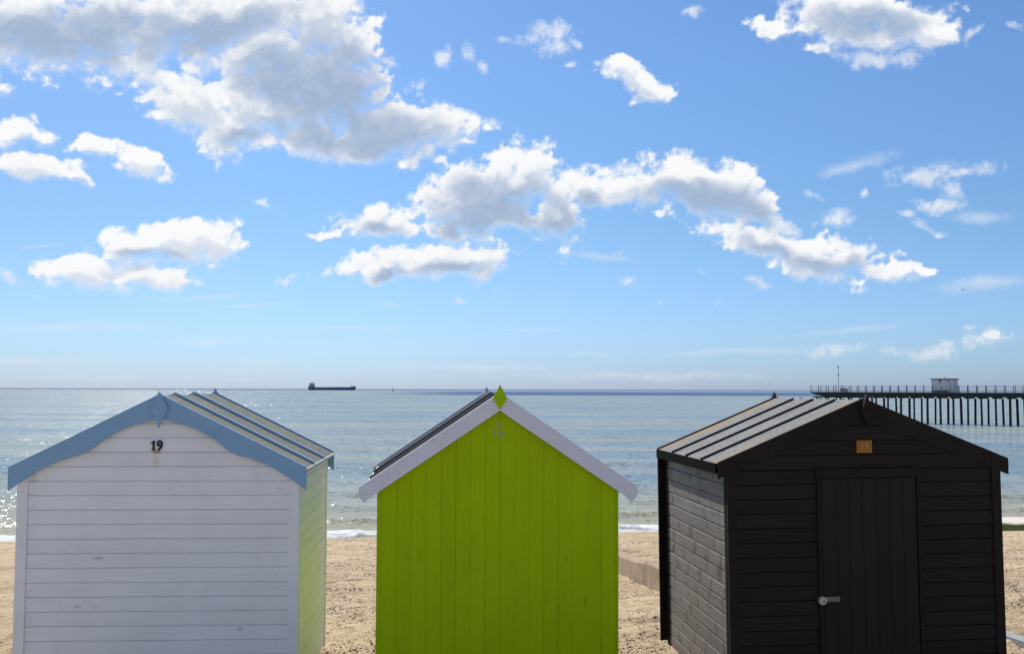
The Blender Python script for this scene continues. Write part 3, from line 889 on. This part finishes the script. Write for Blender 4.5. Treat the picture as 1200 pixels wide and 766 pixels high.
for A, B in zip(rows, rows[1:]):
    for k in range(6): bm.faces.new((A[k], B[k], B[(k + 1) % 6], A[(k + 1) % 6]))
bm.faces.new(rows[0][::-1]); bm.faces.new(rows[-1])
link('hull', bm, hm, ship)
bm = bmesh.new()
for k in range(7): box(bm, L * (.185 + k * .098), L * (.185 + k * .098) + L * .086, -11, 11, 12.4, 14.3)
link('hatch_covers', bm, simple('hatch_blue', (.07, .09, .16), .7), ship)
sm = simple('superstructure', (.42, .48, .58), .6, .2, .2)
bm = bmesh.new()
box(bm, L * .012, L * .145, -13, 13, 14.6, 20); box(bm, L * .03, L * .125, -12, 12, 20, 25); box(bm, L * .06, L * .12, -11, 11, 25, 30); box(bm, L * .085, L * .118, -14.5, 14.5, 30, 33.5)
sup = link('superstructure', bm, sm, ship)
dk = simple('ship_windows', (.03, .035, .05), .3)
for z, yf, xa, n_ in ((16.4, -13, .03, 6), (21.6, -12, .04, 5), (26.4, -11, .065, 3), (31, -14.5, .088, 2)):
    for k in range(n_):
        bm = bmesh.new(); box(bm, L * xa + k * 3.6, L * xa + k * 3.6 + 1.9, yf - .3, yf + .2, z, z + 1.8); link('window', bm, dk, sup)
bm = bmesh.new(); extrude(bm, [(L * .035, 25), (L * .062, 25), (L * .058, 35), (L * .036, 35)], -4, 4, lambda p, q, a: (p, a, q)); link('funnel', bm, simple('funnel_blue', (.06, .09, .2), .6), ship)
for u, z0, z1 in ((.10, 33.4, 42), (.90, 16, 31), (.65, 12, 20)):
    bm = bmesh.new(); tube(bm, (L * u, 0, z0), (L * u, 0, z1), .9, .6, 6); link('mast', bm, simple('ship_mast', (.25, .3, .38), .6), ship)

bp = Vector(((460.8 - 600) / F * 2600, 2600, SEA))
bo = thing('navigation_beacon', 'tiny dark beacon standing in the sea right of the cargo ship', 'beacon', bp)
bm = bmesh.new(); tube(bm, (0, 0, -2), (0, 0, 2.4), 1.5, 1.3, 10); link('base', bm, simple('beacon_base', (.05, .06, .10), .6), bo)
bm = bmesh.new(); tube(bm, (0, 0, 2.4), (0, 0, 8.5), .5, .35, 8); link('post', bm, simple('beacon_post', (.08, .1, .15), .6), bo)
bm = bmesh.new(); tube(bm, (0, 0, 8.5), (0, 0, 10), .9, .1, 8); link('topmark', bm, simple('beacon_top', (.08, .09, .14), .6), bo)

bpos = px(1128.3, 336.8, Y=200)
bird = thing('seagull', 'tiny dark seagull gliding in the sky above the pier', 'bird', bpos, (R(8), R(-12), R(20)))
bm = bmesh.new()
prof = [(-.30, .004), (-.22, .022), (-.1, .055), (.02, .068), (.13, .055), (.19, .038), (.24, .036), (.275, .022), (.33, .004)]
rings = []
for x, r in prof:
    rings.append([bm.verts.new((x, r * math.cos(a), r * .9 * math.sin(a) + (.015 if x > .18 else 0))) for a in [k * math.pi / 4 for k in range(8)]])
for A, B in zip(rings, rings[1:]):
    for k in range(8): bm.faces.new((A[k], A[(k + 1) % 8], B[(k + 1) % 8], B[k]))
bm.faces.new(rings[0]); bm.faces.new(rings[-1][::-1])
for s in (-1, 1):
    st = [(.03, .10, .12, .0), (.25, .10, .10, .10), (.48, .03, .08, .12), (.70, -.12, .01, .04)]   # span, lead x, half chord, z
    L1 = []
    for (yy, lx, ch, zz) in st:
        L1.append([bm.verts.new((lx, s * yy, zz)), bm.verts.new((lx - ch, s * yy, zz + .012)), bm.verts.new((lx - 2 * ch, s * yy, zz)), bm.verts.new((lx - ch, s * yy, zz - .006))])
    for A, B in zip(L1, L1[1:]):
        for k in range(4): bm.faces.new((A[k], A[(k + 1) % 4], B[(k + 1) % 4], B[k]))
    bm.faces.new(L1[0]); bm.faces.new(L1[-1][::-1])
tv = [bm.verts.new(p) for p in ((-.22, .03, 0), (-.22, -.03, 0), (-.40, -.07, 0), (-.40, .07, 0))]
tv2 = [bm.verts.new((v.co.x, v.co.y, .012)) for v in tv]
bm.faces.new(tv); bm.faces.new(tv2[::-1])
for k in range(4): bm.faces.new((tv[k], tv2[k], tv2[(k + 1) % 4], tv[(k + 1) % 4]))
link('body', bm, simple('gull_grey', (.16, .16, .17), .8), bird, True)

# ------------------------------------------------------------------ sky with clouds
world = bpy.data.worlds.new('World'); SC.world = world; world.use_nodes = True
w = NT(world.node_tree)
for n in list(w.n): w.n.remove(n)
SKY_STR = .05
sky = w.new('ShaderNodeTexSky', sky_type='NISHITA'); sky.sun_disc = False
sky.sun_elevation = SUN_EL; sky.sun_rotation = SUN_AZ
sky.air_density = 1.0; sky.dust_density = .6; sky.ozone_density = 2.0; sky.altitude = 5
EXPO = .75
kx = 1 / (2 ** EXPO)
SOLID = [(330, 105, 70, 48, 10), (470, 150, 50, 24), (300, 60, 60, 40), (25, 28, 110, 56), (130, 42, 85, 52), (240, 20, 110, 62), (365, 25, 72, 52), (225, 122, 62, 36, 15), (290, 140, 62, 42), (365, 105, 88, 66, 20),
    (430, 150, 78, 40, 10), (500, 148, 60, 26, 5), (410, 60, 34, 46), (385, 170, 95, 22, 8), (-60, 40, 90, 60),
    (18, 162, 34, 16, 20), (40, 203, 50, 14, 5), (80, 214, 22, 8, 35), (110, 178, 30, 15), (158, 192, 44, 17, 20),
    (195, 285, 72, 22, -3), (140, 292, 22, 20), (85, 320, 52, 18, 5), (170, 330, 58, 15), (245, 290, 24, 18),
    (550, 242, 60, 36), (600, 208, 46, 34), (648, 245, 36, 40, 20), (600, 262, 78, 16), (690, 225, 34, 20),
    (735, 222, 50, 22), (800, 222, 66, 30), (845, 230, 52, 32, 10), (885, 250, 28, 16, 25),
    (890, 283, 62, 17, 10), (950, 300, 74, 21, 10), (1025, 315, 48, 11, 5), (1085, 323, 26, 5, 3),
    (440, 264, 50, 16), (372, 271, 20, 7), (525, 308, 60, 25), (445, 312, 50, 17, -5), (490, 316, 40, 14),
    (985, 22, 70, 24), (1055, 28, 55, 28, 10), (905, 28, 36, 10), (1085, 40, 32, 18, 15), (1010, 5, 80, 20),
    (745, 94, 42, 17, 22), (728, 78, 20, 12), 
    (1170, 392, 20, 7, -8)]
WISP = [(977, 259, 28, 13), (730, 334, 24, 10, 10), (878, 328, 22, 8, 15), (1150, 396, 50, 16, -8), (1110, 400, 40, 8), (632, 40, 44, 15, -8), (648, 52, 26, 12), (518, 70, 14, 15), (1133, 378, 11, 9), (950, 235, 20, 6, 20), (1060, 255, 20, 8), (1105, 275, 22, 7), (575, 340, 8, 4), (700, 410, 14, 4), (600, 390, 10, 3), (840, 350, 10, 4), (410, 345, 12, 5), (120, 415, 14, 4), (40, 350, 18, 5), (480, 95, 22, 9, -20), (450, 75, 16, 12), (590, 45, 12, 9), (1075, 325, 40, 8), (670, 50, 16, 8, 30), (1090, 200, 48, 20, -5), (1135, 192, 42, 13, -12), (1105, 240, 42, 14), (1085, 268, 30, 10, 10), (1122, 222, 26, 20), (1140, 42, 34, 9, -20), (1190, 36, 16, 9, 20),
    (662, 73, 14, 6), (697, 84, 14, 5), (545, 62, 12, 14), (565, 78, 14, 14), (800, 18, 22, 8), (305, 242, 16, 6), (340, 328, 30, 11), (286, 373, 14, 5), (228, 370, 26, 5),
    (818, 322, 14, 6), (770, 357, 13, 4), (725, 296, 13, 6), (650, 313, 10, 5), (540, 359, 12, 7), (255, 188, 13, 11), (3, 320, 16, 10), (60, 411, 20, 5),
    (1012, 226, 9, 9), (555, 152, 34, 12), (430, 95, 30, 14, 20), (295, 422, 40, 6), (985, 405, 60, 10, -8), (1095, 408, 60, 13, -3), (920, 338, 10, 5), (384, 318, 7, 10),
    (120, 318, 90, 24), (905, 262, 40, 14, 20), (1020, 60, 60, 14, 5)]
VEIL = [(1150, 330, 90, 14, -4), (700, 300, 90, 8, 4), (250, 400, 120, 8), (760, 440, 260, 9), (150, 445, 240, 7), (1000, 385, 150, 7, -6), (230, 350, 120, 7, -3), (420, 385, 120, 6, 1), (1000, 190, 60, 12, -14), (1150, 250, 50, 12), (90, 386, 150, 9, -2), (290, 360, 150, 6, -2), (455, 357, 50, 6, 2), (30, 425, 160, 8), (860, 412, 180, 8, -3), (620, 385, 90, 5), (560, 430, 200, 8), (700, 415, 70, 6, 2), (60, 290, 70, 4, -4)]
DARK = [(385, 112, 74, 50, 22), (330, 92, 50, 30, 0), (445, 145, 56, 26, 12), (395, 165, 80, 16, 8), (290, 165, 30, 8), (60, 50, 80, 22, 5), (120, 30, 70, 22), (250, 40, 90, 16, -15),
    (180, 303, 46, 8, 5), (155, 318, 40, 8), (590, 245, 66, 26), (645, 262, 30, 16), (555, 262, 40, 12), (690, 232, 30, 10), (820, 240, 62, 14, 5), (875, 248, 26, 13, 25), (790, 232, 40, 12),
    (900, 292, 44, 8, 10), (970, 308, 50, 9, 8), (530, 318, 44, 10), (460, 322, 30, 7), (1010, 14, 56, 14), (1050, 24, 34, 12), (440, 270, 36, 7)]

PXR = F
def ang(x, y):
    v = (px(x, y, Y=1.0) - Vector((0, 0, CAMZ))).normalized()
    return math.atan2(v.x, v.y) * PXR, math.asin(v.z) * PXR
def field(lst, A, B, k=.18):
    d = None
    for e in lst:
        x, y, rx, ry = e[:4]; a = e[4] if len(e) > 4 else 0
        c = ang(x, y); cx1 = ang(x + 1, y); cy1 = ang(x, y - 1)
        sx = math.hypot(cx1[0] - c[0], cx1[1] - c[1]); sy = math.hypot(cy1[0] - c[0], cy1[1] - c[1])
        th = math.atan2(cx1[1] - c[1], cx1[0] - c[0]) - R(a)
        u = A - c[0]; v = B - c[1]
        l = np.sqrt(((u * math.cos(th) + v * math.sin(th)) / (rx * sx)) ** 2 + ((-u * math.sin(th) + v * math.cos(th)) / (ry * sy)) ** 2)
        l = l + .42 * min(1, max(0, (17 - ry) / 13))
        if d is None: d = l
        else:
            h = np.maximum(k - np.abs(d - l), 0) / k
            d = np.minimum(d, l) - h * h * h * k / 6
    return np.clip(d, 0, 3)
def clouds():
    """the cloud layer far out over the sea: a real backdrop 50 km away, see-through between the clouds"""
    RAD = 50000.
    azs = np.concatenate([np.linspace(-1500, -720, 40), np.arange(-716, 716, 2.0), np.linspace(720, 1500, 40)])
    els = np.concatenate([np.arange(-.0, 560, 2.0), np.linspace(564, 760, 30)])
    A, B = np.meshgrid(azs, els)
    big = [(e[0], e[1], e[2] * 1.15, e[3] * 1.25) + tuple(e[4:]) for e in DARK]
    def noise_set(A, B):
        wx = 16 * fbm(A / 60, B / 60, 3, 1) + 6 * fbm(A / 18, B / 18, 3, 5, .6)
        wy = 16 * fbm(A / 60, B / 60, 3, 31) + 6 * fbm(A / 18, B / 18, 3, 35, .6)
        return A + wx, B + wy
    def density(A, B):
        A2, B2 = noise_set(A, B)
        d = 1.27 - field(SOLID, A2, B2)
        A3, B3 = A + 5 * fbm(A / 14, B / 14, 3, 91), B + 5 * fbm(A / 14, B / 14, 3, 93)
        bl = .5 * bumps(A3 / 34, B3 / 28, 2) + .32 * bumps(A3 / 17, B3 / 14, 4) + .2 * bumps(A3 / 8.5, B3 / 7.5, 6) + .12 * bumps(A3 / 4.5, B3 / 4, 8)
        return d + .75 * (bl - .42) + .50 * fbm(A / 30, B / 22, 5, 12, .62)
    D0 = density(A, B)
    sx, sy = -.35, .94                      # towards the sun, up and slightly left
    occ = 0; wsum = 0
    for k, wt in ((8, 1.), (18, 1.), (32, .9), (50, .6)):
        occ = occ + wt * np.clip(density(A + sx * k, B + sy * k), 0, 1.1); wsum += wt
    occ = occ / wsum
    rel = .5 * (D0 - density(A + sx * 5, B + sy * 5)) + .5 * (D0 - density(A + sx * 12, B + sy * 12))
    A2, B2 = noise_set(A, B)
    dd = field(big, A2, B2)
    manual = sst(-.40, .85, 1.05 - dd + .35 * fbm(A / 34, B / 24, 4, 12) + .12 * fbm(A / 9, B / 8, 3, 112))
    shade = 1.25 * manual * sst(.05, 1.0, D0) + .40 * sst(.30, 1.1, occ) * sst(.2, 1.2, D0)
    shade = np.clip(1 - np.exp(-1.95 * shade), 0, 1)
    f = np.stack([D0 * .25 + .5, field(WISP, A2, B2) / 3, field(VEIL, A + 12 * fbm(A / 60, B / 30, 3, 61), B + 5 * fbm(A / 60, B / 30, 3, 71)) / 3, shade], -1)
    f2 = np.stack([rel * .5 + .5, rel * 0, rel * 0, rel * 0 + 1], -1)
    a_, e_ = A / PXR, B / PXR
    m = bpy.data.materials.new('clouds'); m.use_nodes = True
    w = NT(m.node_tree)
    for n in list(w.n): w.n.remove(n)
    at = w.new('ShaderNodeVertexColor', layer_name='cloud_field')
    at2 = w.new('ShaderNodeVertexColor', layer_name='cloud_relief')
    X = w.xyz(at.outputs['Color'])
    dens = w.math('MULTIPLY', w.math('SUBTRACT', X[0], .5), 4.)
    dw, dv = [w.math('MULTIPLY', v, 3.) for v in (X[1], X[2])]
    shade_ = at.outputs['Alpha']
    relief = w.math('MULTIPLY', w.math('SUBTRACT', w.xyz(at2.outputs['Color'])[0], .5), 2.)
    D_ = w.xyz(w.vmath('NORMALIZE', w.pos()))
    az = w.math('MULTIPLY', w.math('ARCTAN2', D_[0], D_[1]), PXR)
    el = w.math('MULTIPLY', w.math('ARCSINE', D_[2]), PXR)
    p = w.comb(az, el, 0)
    p = w.vmath('ADD', p, w.vmath('SCALE', w.vmath('SUBTRACT', w.noise(p, .045, 3, .5, out='Color'), (.5, .5, .5)), 12.))
    lo = w.noise(p, .030, 6, .60)
    fine = w.noise(p, .14, 7, .70)
    nf = w.math('SUBTRACT', fine, .5)
    nl = w.math('SUBTRACT', lo, .5)
    dens = w.math('ADD', dens, w.math('MULTIPLY', nf, .60))
    # crisp on the sunward side, feathered elsewhere
    wid = w.math('ADD', w.ramp(relief, .08, -.14, .34, .85), w.ramp(lo, .42, .65, 0, .45))
    a_s = w.ramp(dens, .02, wid)
    nz = w.math('ADD', w.math('MULTIPLY', nl, 1.3), w.math('MULTIPLY', nf, .9))
    a_w = w.math('MULTIPLY', w.ramp(w.math('ADD', w.math('SUBTRACT', 1.0, dw), w.math('MULTIPLY', nz, 1.5)), -.05, .95), .78)
    a_v = w.math('MULTIPLY', w.ramp(w.math('ADD', w.math('SUBTRACT', 1.0, dv), w.math('MULTIPLY', nz, .8)), -.1, .9), .42)
    alpha = w.math('MAXIMUM', w.math('MAXIMUM', a_s, a_w), a_v)
    ccol = w.mix(shade_, (.86, .89, .94), (.34, .45, .635))
    ccol = w.mix(w.math('MULTIPLY', w.ramp(relief, -.01, -.30, 0, .34), w.math('SUBTRACT', 1., w.math('MULTIPLY', shade_, .75))), ccol, (.56, .65, .78))
    ccol = w.mix(w.math('MULTIPLY', w.ramp(relief, .0, .24, 0, .75), w.math('SUBTRACT', 1., w.math('MULTIPLY', shade_, .95))), ccol, (.98, .985, .99))
    ccol = w.mix(w.ramp(el, 130, 10, 0, .6), ccol, (.62, .72, .82))
    em = w.new('ShaderNodeEmission'); w.put(em.inputs['Color'], w.vmath('SCALE', ccol, kx)); tr = w.new('ShaderNodeBsdfTransparent')
    mx = w.new('ShaderNodeMixShader'); w.put(mx.inputs[0], alpha); w.link(tr.outputs[0], mx.inputs[1]); w.link(em.outputs[0], mx.inputs[2])
    out = w.new('ShaderNodeOutputMaterial'); w.link(mx.outputs[0], out.inputs[0])
    m.cycles.emission_sampling = 'NONE'
    o = grid_mesh('sky', RAD * np.sin(a_) * np.cos(e_), RAD * np.cos(a_) * np.cos(e_), RAD * np.sin(e_), m)
    at_ = o.data.color_attributes.new('cloud_field', 'FLOAT_COLOR', 'POINT')
    at_.data.foreach_set('color', f.reshape(-1).astype(np.float32))
    at_ = o.data.color_attributes.new('cloud_relief', 'FLOAT_COLOR', 'POINT')
    at_.data.foreach_set('color', f2.reshape(-1).astype(np.float32))
    tag(o, kind='structure')
clouds()

# the rest of the sky: scattered clouds outside the photographed part
dirv = w.new('ShaderNodeTexCoord').outputs['Generated']
D_ = w.xyz(dirv)
gen = w.noise(w.mapping(dirv, (1, 1, 2.2)), 2.4, 9, .58, .2)
gen_t = w.math('MAXIMUM', w.ramp(D_[1], .80, .62), w.ramp(D_[2], .42, .56))
a_g = w.math('MULTIPLY', w.math('MULTIPLY', w.ramp(gen, .54, .66), gen_t), w.ramp(D_[2], .01, .08))
gcol = w.mix(w.ramp(gen, .62, .8), (.9, .92, .95), (.5, .58, .7))
skyc = w.vmath('SCALE', sky.outputs[0], SKY_STR)
# clearer, bluer maritime air than the model's
tint = w.mix(w.ramp(D_[2], .0, .17), (.71, 1.02, 1.68), (.73, 1.02, 1.34))
tint = w.mix(w.ramp(D_[2], .035, .0), tint, (.74, 1.03, 1.80))
tint = w.mix(w.ramp(D_[2], .12, .30), tint, (.79, 1.11, 1.46))
tint = w.mix(w.ramp(D_[0], -.15, -.5, 0, .7), tint, w.vmath('MULTIPLY', tint, (.88, .87, .86)))
skyc = w.vmath('MULTIPLY', skyc, tint)
fin = w.mix(a_g, skyc, w.vmath('SCALE', gcol, kx))
bg = w.new('ShaderNodeBackground'); bg.inputs['Strength'].default_value = 1.0
w.link(fin, bg.inputs[0])
out = w.new('ShaderNodeOutputWorld'); w.link(bg.outputs[0], out.inputs[0])
world.cycles.sampling_method = 'MANUAL'; world.cycles.sample_map_resolution = 512

sun = bpy.data.lights.new('sun', 'SUN'); sun.energy = 3.6; sun.angle = R(.53); sun.color = (1, .955, .89)
so = bpy.data.objects.new('sun', sun); C.objects.link(so)
sd = Vector((math.sin(SUN_AZ) * math.cos(SUN_EL), math.cos(SUN_AZ) * math.cos(SUN_EL), math.sin(SUN_EL)))
so.rotation_euler = (sd).to_track_quat('Z', 'Y').to_euler()
so.location = (-20, 30, 40)

SC.render.engine = 'CYCLES'
SC.view_settings.view_transform = 'Standard'; SC.view_settings.look = 'None'
SC.view_settings.exposure = EXPO; SC.view_settings.gamma = 1
SC.render.resolution_x = 1024; SC.render.resolution_y = 653
